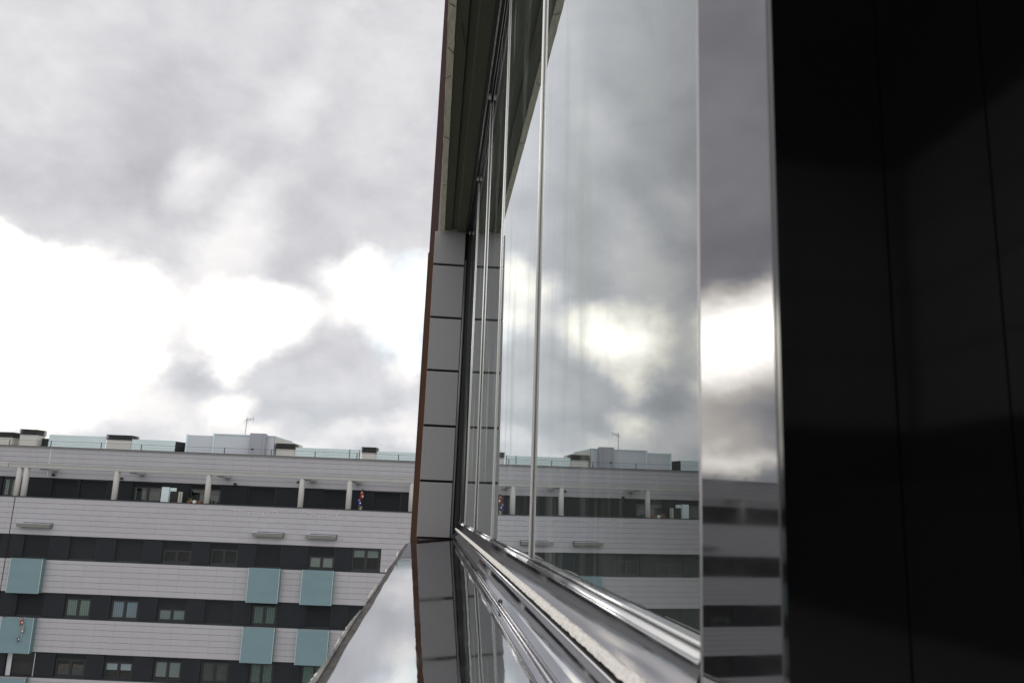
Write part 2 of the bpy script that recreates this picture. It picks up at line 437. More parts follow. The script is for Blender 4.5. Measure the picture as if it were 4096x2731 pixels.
# ------------------------------------------------------------------ apartment building opposite
ANG = math.atan(-0.0977174)
B = empty('apartment_building', (0, 47, 0), ANG)
tag(B, 'long apartment block opposite with pale cladding bands, charcoal window rows and teal balcony boxes', 'building')
U0, U1 = -37.0, 9.0
SB = 1.5                                    # the terrace storey stands back this far
bands = [(-2.40, -.33, 7), (-5.46, -3.68, 6), (-8.55, -6.76, 6), (-11.65, -9.82, 6), (-14.75, -12.92, 6)]
rows = [(-3.68, -2.40), (-6.76, -5.46), (-9.82, -8.55), (-12.92, -11.65)]
ROW1_END = -2.56
bd = MB(); bd.box(U0, U1, .45, 14, GZ, -.45); bd.box(U0, U1, SB+.35, 14, -.45, 2.50)
bd.build('rear_body', 'inside', B)
bk = MB()
for (z0, z1, n) in bands: bk.box(U0, U1, .022, .44, z0+.004, z1-.03)
bk.box(U0, U1, SB+.022, SB+.34, .78, 2.48); bk.box(ROW1_END+.003, U1, .022, .44, -3.72, -2.38)
bk.box(U0, U1, .022, .44, GZ, -14.8)
bk.build('wall', 'core', B)
MB().box(U0, U1, .30, SB+.3, -.50, -.46).build('terrace_floor', 'ledge', B)
MB().box(U0, U1, SB-.10, 14, 2.501, 2.56).build('roof', 'ledge', B)
# coping strips
MB().box(U0, U1, -.03, .30, -.375, -.325).build('terrace_coping', 'cap', B)
MB().box(U0, U1, SB-.03, SB+.35, 2.52, 2.585).build('roof_coping', 'cap', B)
for (z0, z1, n) in bands[1:]: MB().box(U0, U1, .001, .055, z1-.035, z1+.002).build('coping', 'cap', B)

# cladding panels
PW, GAPV, GAPH = 1.05, .004, .016
specs = []                                   # (u0, u1, v, z0, z1)
def panel_row(z0, z1, v, ua, ub, off, cuts=()):
    u = off
    while u < ub:
        a, b = max(u, ua), min(u+PW, ub)
        if b - a > .12: specs.append((a+GAPV/2, b-GAPV/2, v, z0+GAPH/2, z1-GAPH/2))
        u += PW
base_off = -20.0 - 17*PW
for bi, (z0, z1, n) in enumerate(bands):
    if bi == 0:
        zs = [z1-.04-(z1-.04-z0)*k/7 for k in range(8)]
    else:
        h = (z1-.035-z0); zs = [z1-.035] + [z1-.035-.2-(h-.2)*k/5 for k in range(6)]
    for k in range(len(zs)-1):
        panel_row(zs[k+1], zs[k], 0.0, U0, U1, base_off + (PW/2 if bi == 0 and k % 2 else 0))
zt = 2.52
for k in range(6): panel_row(zt-(k+1)*.292, zt-k*.292, SB, U0, U1, -24.80-12*1.02)
for k in range(4): panel_row(-3.65+(k)*.31, -3.65+(k+1)*.31, 0.0, ROW1_END, U1, base_off)
# row 1 opening right of the short stretch of cladding
specs = [q for q in specs if not (q[3] > -3.66 and q[4] < -2.38 and q[0] > -1.72 and q[1] < 2.0)]
def view_rank(q):
    u, z = (q[0]+q[1])/2, (q[3]+q[4])/2
    inview = (-25.5 < u < -.6) and z > -10.2 and not (u > -7+z*.55-2 and z < -4.5 and u > -4.0)
    return (0 if inview else 1, abs(u+12)*.55 + abs(z+2.2)*1.0)
specs.sort(key=view_rank)
mesh_cache = {}
def panel_mesh(w, h):
    key = (round(w, 3), round(h, 3))
    if key not in mesh_cache:
        mesh_cache[key] = MB().box(-w/2, w/2, 0, .018, -h/2, h/2).mesh('cladding_panel', 'clad')
    return mesh_cache[key]
rest = MB()
for i, (a, b, v, z0, z1) in enumerate(specs):
    dv = random.uniform(-.002, .002)
    if i < 300:
        obj('cladding_panel', panel_mesh(b-a, z1-z0), B, ((a+b)/2, v+dv, (z0+z1)/2))
    else: rest.box(a, b, v+dv, v+.018+dv, z0, z1)
tag(rest.build('cladding', 'clad', B), kind='stuff')

# ---- windows
def window(u0, u1, z0, z1, kind='closed', v=.0, drop=1.0, mats=None):
    """outer opening u0..u1, z0..z1; the part is the frame; shutter, panes and curtains hang under it"""
    f = MB(); t = .05; d0, d1 = v+.13, v+.20
    zt_ = z1-.02
    f.box(u0, u0+t, d0, d1, z0, zt_).box(u1-t, u1, d0, d1, z0, zt_).box(u0+t, u1-t, d0, d1, zt_-t, zt_).box(u0+t, u1-t, d0, d1, z0, z0+t+.03)
    um = (u0+u1)/2
    zsh = zt_ - t - (zt_-t-z0-t)*drop                 # bottom of the shutter
    if kind != 'closed':
        s = .075
        for (a, b) in ((u0+t, um-.004), (um+.004, u1-t)):
            f.box(a, a+s, d0+.012, d1-.005, z0+t+.03, zsh-.002).box(b-s, b, d0+.012, d1-.005, z0+t+.03, zsh-.002)
            f.box(a+s, b-s, d0+.012, d1-.005, z0+t+.03, z0+t+.03+s).box(a+s, b-s, d0+.012, d1-.005, zsh-s, zsh-.002)
    w = f.build('window', 'frame', B)
    MB().box(u0-.04, u1+.04, v+.03, d0, z0-.012, z0+.03).build('sill', 'cap', w)
    if drop > 0.02: MB().box(u0+t, u1-t, d0+.002, d0+.02, zsh, zt_-t).build('shutter', 'shutter', w)
    if kind != 'closed':
        s = .075
        for (a, b) in ((u0+t, um), (um, u1-t)):
            if kind != 'bare': MB().box(a+s, b-s, d0+.04, d0+.046, z0+t+.03+s, zsh-s).build('pane', 'pane_far', w)
            if mats:
                m_, za, zb = mats
                zz0 = z0+t+.03+s; H = zsh-s-zz0
                MB().box(a+s+.002, b-s-.002, d0+.052, d0+.056, zz0+H*za, zz0+H*zb).build('curtain', m_, w)
    return w
def charcoal(z0, z1, v, ua, ub, holes):
    """dark wall between and around the openings, one stretch per part"""
    u = ua
    for (a, b) in sorted(holes) + [(ub, ub)]:
        if a - u > .02: MB().box(u, a, v+.055, v+.34, z0-.003, z1+.003).build('charcoal_wall', 'clad_dark', B)
        u = b
W1 = [(-27.85,-26.35,'closed',1,None), (-25.2,-23.75,'closed',1,None),
      (-22.52,-21.08,'closed',1,None), (-19.95,-18.46,'closed',1,None), (-17.36,-15.81,'closed',1,None), (-14.75,-13.13,'open',.40,None),
      (-12.08,-10.53,'open',.28,None), (-9.52,-8.13,'closed',1,None), (-6.60,-5.13,'open',.42,('blind_cream',0,1)), (-4.22,-2.62,'open',.0,('blind',.62,1))]
W2 = [(-27.8,-26.3,'open',.5,('blind_dim',0,1)), (-25.1,-23.7,'closed',1,None),
      (-22.40,-20.93,'closed',1,None), (-19.77,-18.30,'open',.16,('cur_green',0,1)), (-17.24,-15.67,'open',.16,('cur_blue',0,1)), (-14.64,-13.04,'open',.45,('blind',0,1)),
      (-12.01,-10.43,'closed',1,None), (-9.46,-8.06,'open',.14,('cur_teal',0,1)), (-6.46,-5.06,'closed',1,None), (-4.16,-2.7,'closed',1,None), (-1.5,0,'closed',1,None), (1.2,2.7,'closed',1,None)]
W3 = [(-27.7,-26.2,'closed',1,None), (-25.1,-23.6,'closed',1,None),
      (-19.84,-18.16,'open',.22,('blind_dim',.0,.75)), (-17.18,-15.58,'open',.26,('valance',.5,1)), (-14.49,-12.94,'open',.12,('blind',.1,1)),
      (-11.93,-10.38,'open',.10,('blind_dim',0,1)), (-9.30,-7.95,'open',.05,('cur_lace',0,1)), (-6.5,-5.0,'open',.05,('cur_teal',0,1)), (-4.1,-2.6,'closed',1,None), (-1.5,0,'closed',1,None), (1.2,2.7,'closed',1,None)]
W4 = [(-27.7+2.65*i, -26.2+2.65*i, 'closed' if i % 3 else 'open', 1 if i % 3 else .3, None if i % 3 else ('blind_dim', 0, 1)) for i in range(12)]
for (z0, z1), WS, ub in zip(rows, (W1, W2, W3, W4), (ROW1_END, U1, U1, U1)):
    hol = [(w[0], w[1]) for w in WS]
    if WS is W3: hol.append((-22.55, -20.87))
    charcoal(z0, z1, 0, U0, ub, hol)
    for (a, b, k, dr, mt) in WS: window(a, b, z0, z1, k, 0, dr, mt)
# glazed door standing half open in the third row
dr = MB().box(-22.55, -22.49, .13, .2, -9.82, -8.56).box(-20.93, -20.87, .13, .2, -9.82, -8.56).box(-22.49, -20.93, .13, .2, -8.62, -8.56).build('glazed_door', 'frame', B)
MB().box(-22.49, -22.24, .14, .17, -9.82, -8.62).build('door_leaf', 'valance', dr)
MB().box(-21.0, -20.965, .10, .13, -9.82, -8.60).build('door_edge', 'valance', dr)
MB().box(-22.2, -20.98, .16, .166, -9.82, -8.62).build('pane', 'pane_far', dr)
# round-topped decal of a warm arch behind the dark window
ar = MB()
for i in range(9):
    t0, t1 = math.pi*(.12+.76*i/9), math.pi*(.12+.76*(i+1)/9)
    n = len(ar.v)
    for t, r_ in ((t0, .70), (t1, .70), (t1, .60), (t0, .60)): ar.v.append((-19.0+math.cos(t)*r_, .172, -9.62+math.sin(t)*r_*.75))
    ar.f.append((n, n+1, n+2, n+3))
ar.build('arched_valance', 'arch', B)
# opening beyond the cladding in row one
MB().box(-1.70, 1.98, .30, .34, -3.66, -2.40).build('recess', 'clad_dark', B)

# terrace storey wall, set back
TW = [(-30.2,-28.5,'closed',1,None), (-27.6,-26.0,'closed',1,None), (-25.2,-24.30,'open',.05,('cur_teal',0,1)), (-22.25,-20.75,'closed',1,None), (-20.62,-19.02,'closed',1,None),
      (-17.53,-15.79,'open',.22,('blind_dim',0,.75)), (-14.22,-12.36,'open',.2,('blind_dim',0,.6)), (-10.84,-9.16,'closed',1,None), (-6.42,-4.85,'closed',1,None),
      (-3.54,-1.87,'closed',1,None), (1.0,2.6,'closed',1,None), (4.0,5.6,'closed',1,None)]
charcoal(-.45, .77, SB, U0, U1, [(w[0], w[1]) for w in TW])
for (a, b, k, d_, mt) in TW: window(a, b, -.44, .77, k, SB, d_, mt)
# verandah beam, arms and round columns
bm = MB(); bm.prism([(0, 0), (1, 0)], 0, 0) if False else None
MB().box(U0, -24.05, -.02, .26, 1.26, 1.53).build('verandah_beam', 'beam', B, bevel=.02)
MB().box(-24.02, U1, -.02, .26, 1.25, 1.52).build('verandah_beam', 'beam', B, bevel=.02)
MB().box(-24.02, U1, -.045, -.021, 1.47, 1.535).build('beam_lip', 'beam', B)
for u in (-28.6, -22.2, -17.05, -12.05, -7.05, -4.40, -1.0, 4.0): MB().box(u-.17, u+.17, .261, SB-.003, 1.16, 1.42).build('beam_arm', 'beam', B)
colm = MB().tube((0, 0, 0), (0, 0, 1), .155, 20).mesh('column', 'column', True)
for u in (-34.0, -28.7, -23.42, -23.02, -17.87, -12.63, -7.33, -4.62, -1.08, 4.2):
    o = obj('column', colm, B, (u, .13, -.324)); o.scale = (1, 1, 1.575)
# light string hung from the terrace coping
for (ua, ub, nm) in ((-11.7, -8.0, 'between the third and fourth columns'), (-7.1, -4.9, 'between the fourth and fifth columns')):
    fl = MB(); N = 14; prev = None
    for i in range(N+1):
        t = i/N; u = ua+(ub-ua)*t; z = -.40-.30*(1-(2*t-1)**2)**.8
        if prev: fl.tube(prev, (u, -.03, z), .006, 4)
        prev = (u, -.03, z)
        fl.tube((u, -.03, z), (u, -.03, z-.05-.14*(i % 3 == 0)), .009, 4)
    o = fl.build('fairy_lights', 'bulb'); o.location = B.location; o.rotation_euler = B.rotation_euler
    tag(o, 'white string of fairy lights draped on the terrace parapet ' + nm, 'fairy lights', 'light strings on the terrace parapet')
# wall lamps
for (u, z) in ((-22.22, .94), (-18.22, .90), (-11.55, .84), (-4.12, .75)):
    MB().box(u-.07, u+.07, SB-.14, SB-.004, z-.06, z+.06).build('wall_lamp', 'black', B)
MB().tube((-7.86, SB-.2, 1.16), (-7.86, SB-.2, 1.02), .06, 10, .13).build('wall_lamp', 'black', B)

# concrete ledges
for (a, b) in ((-26.6, -24.9), (-22.89, -21.04), (-9.75, -8.05), (-6.78, -5.10)):
    lg = MB().box(a, b, -.32, -.004, -2.0, -1.80).build('concrete_ledge', 'ledge', B, bevel=.012)
    MB().box(a+.01, b-.01, -.335, -.01, -1.797, -1.775).build('flashing', 'white_box', lg)
    MB().box(a+.2, b+.015, -.02, -.001, -2.03, -1.74).build('bracket', 'cap', lg)
# teal glass balcony boxes
def teal_box(u0, u1, z0, z1):
    p = .34
    f = MB().box(u0, u1, -p-.012, -p, z0, z1).build('balcony_box', 'teal', B)
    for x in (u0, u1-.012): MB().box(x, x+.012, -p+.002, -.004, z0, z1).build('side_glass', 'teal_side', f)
    MB().box(u0, u1, -p+.002, -.004, z0+.002, z0+.03).build('bottom_plate', 'frame', f)
    MB().box(u0+.013, u1-.013, -.03, -.006, z0+.03, z1-.04).build('back_panel', 'clad', f)
    MB().box(u0-.01, u0+.006, -p-.02, -p-.0125, z0, z1).build('edge_trim', 'white_edge', f)
    MB().box(u1-.006, u1+.01, -p-.02, -p-.0125, z0, z1).build('edge_trim', 'white_edge', f)
for (zt0, zb0) in ((-3.66, -5.50), (-6.78, -8.60), (-9.86, -11.68)):
    for (a, b) in ((-22.86, -21.1), (-9.70, -8.0), (-6.75, -5.05)): teal_box(a, b, zb0, zt0)
# movement joint and downpipe
MB().box(-23.40, -23.36, -.008, -.001, GZ, -.38).build('movement_joint', 'joint', B)
MB().box(-22.62, -22.585, SB-.012, SB-.001, .80, 2.50).build('movement_joint', 'white', B)

# ---- roof: chimneys, glass screens, machine room, safety rail, aerial
RB = 3.0; RZ = 2.56
def chimney(u0, u1, ztop, zcap, dep=.9, gap=False):
    c_ = MB().box(u0+.04, u1-.04, RB, RB+dep, RZ, zcap).build('chimney', 'chimney', B)
    MB().box(u0+.12, u1-.12, RB+.08, RB+dep-.08, zcap+.002, ztop-.03).build('flue', 'black' if not gap else 'inside', c_)
    n = 5; h = (ztop-zcap)/n
    for i in range(n):
        z = zcap+h*i+.01
        MB().box(u0, u1, RB-.05, RB+dep+.05, z, z+h*.62).build('louvre', 'louvre', c_)
chimney(-27.0, -25.87, 3.44, 3.11); chimney(-25.5, -24.40, 3.66, 3.32)
chimney(-20.19, -18.64, 3.53, 3.22, gap=True); chimney(-9.85, -8.69, 3.42, 3.07); chimney(-4.64, -3.74, 3.40, 3.05)
lv = MB().box(-24.38, -23.72, RB+.5, RB+.54, RZ, 3.16).build('louvre_screen', 'louvre', B)
for i in range(6): MB().box(-24.38, -23.72, RB+.44, RB+.498, RZ+.04+i*.1, RZ+.09+i*.1).build('slat', 'louvre', lv)
fr = MB()
for u in (-26.32, -25.86, -25.60): fr.box(u-.03, u+.03, RB+1.5, RB+1.56, RZ, 3.66)
fr.box(-26.35, -25.57, RB+1.5, RB+1.56, 3.66, 3.72).box(-25.89, -25.57, RB+1.5, RB+1.56, 3.1, 3.16).build('steel_frame', 'louvre', B)
def screen(u0, u1, ztop, v=RB, cuts=()):
    g = MB().box(u0, u1, v, v+.02, RZ, ztop).build('glass_screen', 'teal_pale', B)
    MB().box(u0, u1, v-.006, v+.026, ztop+.001, ztop+.025).build('top_rail', 'white_edge', g)
    for cpos in cuts: MB().box(cpos-.012, cpos+.012, v-.03, v-.002, RZ, ztop+.05).build('mullion', 'cap', g)
screen(-23.68, -20.22, 3.35); screen(-18.62, -15.97, 3.27)
screen(-8.64, -4.70, 3.17, cuts=(-5.35, -4.74)); screen(-3.70, -1.22, 3.13, cuts=(-1.24,))
screen(.2, 4.0, 3.12, cuts=(2.0,))
g = MB(); g.v = [(-15.96, RB, RZ), (-15.42, RB+1.6, RZ), (-15.42, RB+1.6, 3.27), (-15.96, RB, 3.27), (-15.94, RB+.02, RZ), (-15.40, RB+1.6, RZ), (-15.40, RB+1.6, 3.27), (-15.94, RB+.02, 3.27)]
g.f = [(0,1,2,3), (7,6,5,4), (3,2,6,7)]
g.build('glass_screen', 'louvre', B)
mr = MB().box(-13.68, -9.98, RB, RB+4.0, RZ, 3.79).build('machine_room', 'white_box', B)
MB().box(-15.36, -13.70, RB+.1, RB+3, RZ, 3.70).build('annex', 'white_box', mr)
MB().box(-13.70, -13.62, RB-.03, RB-.002, RZ, 3.83).build('corner_trim', 'white_edge', mr)
MB().box(-15.38, -15.27, RB+.07, RB+.098, RZ, 3.74).build('corner_trim', 'white_edge', mr)
MB().box(-13.72, -9.94, RB-.04, RB+4, 3.792, 3.84).build('roof_edge', 'white_edge', mr)
MB().box(-11.36, -10.42, RB-.42, RB-.002, RZ, 3.92).build('door_lobby', 'door', mr)
MB().box(-11.2, -11.06, RB-.47, RB-.422, 2.93, 3.0).build('handle', 'black', mr)
MB().box(-11.5+.9, -11.5+.905, RB-.426, RB-.4215, RZ, 3.88).build('door_gap', 'joint', mr)
w_ = MB(); w_.v = [(-9.96, RB+.02, RZ), (-9.0, RB+3.0, RZ), (-9.0, RB+3.0, 3.50), (-9.96, RB+.02, 3.79), (-9.98, RB+3.0, RZ), (-9.98, RB+3.0, 3.6)]
w_.f = [(0,1,2,3), (1,4,5,2), (3,2,5)]
w_.build('sloping_wing', 'chimney', mr)
# safety rail along the roof edge
SR = empty('safety_rail', B.location, ANG)
tag(SR, 'thin wire safety rail on short dark posts along the far roof edge', 'railing')
pm = MB().tube((0, 0, 0), (0, 0, .34), .026, 8).mesh('post', 'cap')
for u in (-33.0, -30.1, -27.6, -25.19, -22.73, -19.76, -17.38, -12.46, -9.69, -7.1, -4.63, -2.18, .3, 2.8, 5.2):
    obj('post', pm, SR, (u, SB+.12, 2.586))
MB().tube((U0, SB+.12, 2.90), (U1, SB+.12, 2.90), .008, 5).build('wire', 'cap', SR)
MB().tube((U0, SB+.12, 2.74), (U1, SB+.12, 2.74), .004, 4).build('wire', 'cap', SR)
# television aerial
AE = empty('television_aerial', B.matrix_basis @ Vector((-12.13, RB+1.0, 3.84)) if False else (0, 47, 0), ANG)
tag(AE, 'television aerial on a thin mast above the white rooftop machine room', 'antenna')
MB().tube((-12.13, RB+1, 3.84), (-12.10, RB+1, 4.95), .022, 6).build('mast', 'aerial', AE)
hd = MB()
hd.tube((-12.22, RB+1, 4.80), (-11.68, RB+1, 4.93), .014, 5)
for (x, h) in ((-12.20, .16), (-12.08, .18), (-11.98, .14)):
    hd.tube((x, RB+.85, 4.82-h), (x+.05, RB+1.1, 4.82+h), .010, 5)
for sgn in (-1, 1):
    hd.tube((-12.0, RB+1, 4.85), (-11.70, RB+1, 4.90+sgn*.13), .009, 5)
hd.tube((-11.70, RB+1, 4.77), (-11.68, RB+1, 5.03), .012, 5)
hd.tube((-12.17, RB+1, 4.68), (-12.0, RB+1, 4.68), .009, 5).tube((-12.17, RB+1, 5.0), (-12.02, RB+1, 5.0), .009, 5)
hd.build('elements', 'aerial', AE)

# ---- things standing on the far terrace
def far(name, label, cat, u, v, z, group=None):
    p = Matrix.Rotation(ANG, 4, 'Z') @ Vector((u, v, z))
    e = empty(name, (p.x, p.y+47, p.z), ANG); tag(e, label, cat, group); return e
e = far('glass_screen', 'pale teal freestanding glass screen on the terrace, left of the third column', 'screen', -14.95, .45, -.46)
MB().box(-.42, .02, 0, .02, 0, .96).build('pane', 'teal_pale', e); MB().box(.05, .42, 0, .02, 0, .93).build('pane', 'teal_pale', e)
MB().box(.021, .049, -.005, .025, 0, .97).build('frame', 'frame', e)
e = far('cabinet', 'black terrace cabinet with two pale grey uprights beside the teal screen', 'cabinet', -14.5, .38, -.46)
MB().box(-.32, .14, -.05, .04, 0, .74).build('door', 'black', e)
MB().box(.16, .26, -.05, .03, 0, .73).build('upright', 'blind_cream', e); MB().box(.30, .37, -.05, .03, 0, .73).build('upright', 'blind_cream', e)
for (u, nm, grow) in ((-13.62, 'bushy green plant in a terracotta pot on the far terrace parapet', True), (-13.02, 'low terracotta pot without visible plant beside the third column', False)):
    e = far('plant_pot', nm, 'plant pot', u, .16, -.324, 'terracotta pots on the far parapet')
    MB().tube((0, 0, 0), (0, 0, .12), .09, 12, .13).build('pot', 'terracotta', e)
    if grow:
        lf = MB()
        for i in range(26):
            a_ = random.uniform(0, 6.28); r_ = random.uniform(.06, .2); h_ = random.uniform(.12, .32)
            x, y = math.cos(a_)*r_, math.sin(a_)*r_; n = len(lf.v)
            lf.v += [(0, 0, .1), (x*.6-.02, y*.6, h_*.8), (x, y, h_), (x*.6+.02, y*.6, h_*.7)]; lf.f.append((n, n+1, n+2, n+3))
        lf.build('foliage', 'leaf', e)
e = far('watering_can', 'small white watering can between the two terracotta pots', 'watering can', -13.33, .16, -.324)
MB().tube((0, 0, 0), (0, 0, .16), .09, 12, .075).build('body', 'white', e); MB().tube((-.07, 0, .05), (-.24, 0, .17), .02, 6, .012).build('spout', 'white', e)
MB().tube((.06, 0, .13), (.13, 0, .09), .01, 5).tube((.13, 0, .09), (.08, 0, .03), .01, 5).build('handle', 'white', e)

def doll(label, mat, u, v, z, size, tilt, group):
    e = far('climbing_doll', label, 'doll', u, v, z, group)
    e.rotation_euler = (0, R(tilt), ANG); e.scale = (size, size, size)
    me = bpy.data.meshes.new('doll_body')
    vs = [(0,0,.42), (0,0,.62), (0,0,.80), (0,0,.90), (-.14,0,.76), (-.20,.10,.90), (-.14,.16,1.04), (.14,0,.76), (.22,.10,.86), (.16,.16,1.0),
          (-.09,0,.38), (-.16,-.04,.20), (-.10,.06,.02), (.09,0,.38), (.15,-.04,.24), (.12,.06,.08)]
    es = [(0,1),(1,2),(2,3),(2,4),(4,5),(5,6),(2,7),(7,8),(8,9),(0,10),(10,11),(11,12),(0,13),(13,14),(14,15)]
    me.from_pydata(vs, es, []); me.materials.append(M[mat])
    o = obj('doll_body', me, e)
    sk = o.modifiers.new('skin', 'SKIN'); ra = [.13,.15,.13,.05,.065,.055,.045,.065,.055,.045,.085,.07,.06,.085,.07,.06]
    for i, r_ in enumerate(ra): me.skin_vertices[0].data[i].radius = (r_, r_)
    me.skin_vertices[0].data[0].use_root = True
    o.modifiers.new('sub', 'SUBSURF').levels = 1
    hdm = MB()
    for k in range(5):
        z0_, z1_ = .90+.22*k/5, .90+.22*(k+1)/5
        f_ = lambda z_: .11*math.sqrt(max(.05, 1-((z_-1.01)/.115)**2))
        hdm.tube((0, 0, z0_), (0, 0, z1_), f_(z0_), 10, f_(z1_))
    hdm.build('head', 'skin', e, True)
    MB().tube((0, .02, 1.07), (.05, .03, 1.28), .115, 10, .02).build('hat', mat, e)
    MB().tube((0, .02, 1.05), (0, .02, 1.09), .13, 10).build('hat_brim', 'white', e)
    MB().tube((.16, -.06, .45), (.20, -.06, .70), .12, 8, .05).build('sack', 'white', e)
    return e
ST = 'climbing dolls hanging from the verandah wall lamp'
doll('small red hanging doll, topmost under the verandah lamp', 'red', -3.98, .35, .20, .42, 6, ST)
doll('small blue hanging doll below the red one on the verandah', 'blue', -4.03, .35, -.16, .36, -8, ST)
doll('pale khaki hanging doll lowest at the verandah parapet', 'khaki', -4.05, .30, -.46, .30, 25, ST)
KG = 'climbing dolls hanging on the lower left teal balcony box'
doll('red and white doll, highest of three on the lower teal box', 'red', -21.68, -.46, -7.18, .34, -8, KG)
doll('khaki doll, middle of three hanging on the teal box', 'khaki', -21.62, -.46, -7.58, .30, 10, KG)
doll('navy doll, lowest of three hanging on the teal box', 'navy', -21.68, -.46, -8.02, .28, -20, KG)
for (a, b, lb) in (((-3.98, .35, .80), (-4.05, .35, -.3), 'thin pale rope holding the verandah dolls'), ((-21.56, -.42, -6.7), (-21.62, -.42, -8.1), 'thin pale rope holding the dolls on the teal box')):
    o = MB().tube(a, b, .008, 5).build('rope', 'rope'); o.location = B.location; o.rotation_euler = B.rotation_euler; tag(o, lb, 'rope')

# ------------------------------------------------------------------ own building, round the window
GX = .15                                     # plane of the sliding glass
PY = 4.25                                    # face of the far pier
ZS, ZT = -.16, 1.474                         # sill and soffit heights
ow = empty('own_building', (0, 0, 0)); tag(ow, 'own building wall below, above and beyond the glazed opening', 'building')
MB().box(-.078, 2.2, -5, 10, GZ, -.205).build('wall_below', 'wall_own', ow)
MB().box(-.030, 2.2, -5, PY+.02, ZT+.06, 5.0).build('wall_above', 'wall_own', ow)
MB().box(-.0445, 2.2, PY+.06, 10, -.20, 5.0).build('wall_beyond', 'wall_own', ow)
MB().box(-.06, 2.2, -5, -1.6, -.20, ZT+.05).build('wall_behind', 'wall_own', ow)

# pier
pier = empty('tiled_pier', (0, PY, ZS)); tag(pier, 'narrow pier faced with six stacked grey stone tiles at the end of the sill', 'pier')
def q(mb): return mb
MB().box(-.054, .148, .022, .055, 0, ZT-ZS).build('backing', 'joint', pier)
zj = [-.155, .129, .412, .703, .989, 1.282, 1.474]
for i in range(6):
    a, b = zj[i]+.006, zj[i+1]-.006
    dx = random.uniform(-.0008, .0008)
    t_ = MB().box(-.058+dx, .108, 0, .02, a-ZS, b-ZS).build('tile', 'tile', pier, bevel=.0012)
    pit = MB()
    for k in range(9):
        x, z = random.uniform(-.05, .1), random.uniform(a+.02, b-.02)
        r_ = random.uniform(.0006, .0016)
        pit.tube((x, -.0004, z-ZS), (x, .001, z-ZS), r_, 6)
    pit.build('pit', 'tile_pit', t_)
MB().box(-.0595, -.0584, 0.001, .02, .02, ZT-ZS-.01).build('tile_edge', 'terracotta', pier)
pf = MB(); pf.tube((.118, .004, .01), (.118, .004, ZT-ZS-.16), .0085, 12); pf.box(.1095, .127, .006, .02, .01, ZT-ZS-.16)
pf.build('corner_profile', 'profile', pier, True)
MB().box(.1275, .1485, -.002, .02, .01, ZT-ZS).build('rubber_seal', 'black', pier)
ed = empty('edge_trim', (0, 0, 0)); tag(ed, 'tall brown steel edge strip running up the outer side of the pier', 'edge strip')
MB().box(-.0975, -.0460, 4.80, 4.88, -1.4, 1.520).build('lower_strip', 'brown', ed)
MB().box(-.0955, -.0400, 4.802, 4.882, 1.5215, 5.0).build('upper_strip', 'maroon', ed)
MB().box(-.1010, -.0976, 4.798, 4.88, -1.4, 1.515).build('edge_lip', 'brown', ed)

# soffit
sf = empty('soffit', (0, 0, ZT)); tag(sf, 'dark olive soffit over the window with a rough cream plaster edge', 'soffit')
MB().prism([(-.008, 0), (.030, 0), (.036, .010), (.058, .010), (.064, 0), (.106, 0), (.106, .058), (-.008, .058)], -1.6, PY-.002, 1).build('slab', 'olive', sf)
dm = MB(); dm.prism([(-.033, -.001), (-.0085, -.003), (-.0085, .06), (-.033, .06)], -1.6, PY-.004, 150, .0006)
dm.build('drip_edge', 'cream', sf)
cr = MB()
for (x, y, l, a_) in ((-.02, 3.1, .022, .3), (-.024, 2.62, .02, -.4), (-.018, 2.45, .024, .5), (-.02, 2.2, .02, .2), (-.02, 3.6, .02, -.2), (.02, 2.36, .05, 1.2)):
    dx, dy = math.cos(a_)*l/2, math.sin(a_)*l*1.5
    cr.tube((x-dx, y-dy, -.0035), (x+dx, y+dy, -.0035), .0009, 5)
cr.build('crack', 'joint', sf)

# head rail of the sliding glass
hr = empty('head_rail', (0, 0, ZT)); tag(hr, 'polished metal head rail holding the tops of the sliding glass panels', 'rail')
MB().box(.1065, .150, -.3, PY-.006, -.004, .055).build('channel', 'black', hr)
for (x0, x1, z0, z1, m_) in ((.1185, .1245, -.012, -.0045, 'head_metal'), (.134, .1362, -.017, -.0045, 'bright_metal')):
    MB().box(x0, x1, -.3, PY-.006, z0, z1).build('rail_fin', m_, hr, bevel=.0006)
for k in range(6):
    y = 1.205+.757*k
    if y < PY: MB().box(.1255, .1335, y-.012, y+.012, -.016, -.0045).build('roller', 'seal_edge', hr)
MB().box(.1465, .1535, -.3, PY-.006, -.034, -.0045).build('glass_clip', 'black', hr)

# sliding glass panels
pane_w = .757; zg0, zg1 = -.066, ZT-.036
ys = [.449+pane_w*k for k in range(6)]
labels = ['nearest clear sliding glass panel mirroring the clouds and the block opposite, beside the mirror post',
          'second sliding glass panel from the mirror post, between two pale edge seals',
          'third sliding glass panel from the mirror post, mirroring the soffit',
          'fourth sliding glass panel from the mirror post, thin sliver mirroring the pier',
          'fifth sliding glass panel, last and thinnest before the tiled pier']
for k in range(5):
    y0, y1 = ys[k], min(ys[k+1], PY-.012)
    gp = empty('sliding_window', (GX, y0, zg0)); tag(gp, labels[k], 'glass panel', 'sliding glass panels in the balcony rail')
    H = zg1-zg0
    gp.rotation_euler = (0, R(-.45), 0)
    pn = MB().box(0, .008, .006 if k else -.015, y1-y0-.006, 0, H).build('pane', 'glass_near', gp)
    pn.rotation_euler = (R(random.uniform(-.03, .03)), 0, R((0, .10, -.10, .06, -.05)[k]))
    es = MB(); L = y1-y0
    if k < 4:
        es.tube((-.0014, L, 0), (-.0014, L, H), .0031, 16)
        es.build('edge_seal', 'seal_clear', gp, True)
        MB().box(-.0022, .009, L+.0042, L+.0062, 0, H).build('seal_lip', 'seal_edge', gp)
        MB().box(-.0030, .009, L+.0066, L+.0100, 0, H).build('seal_rim', 'seal_clear', gp)

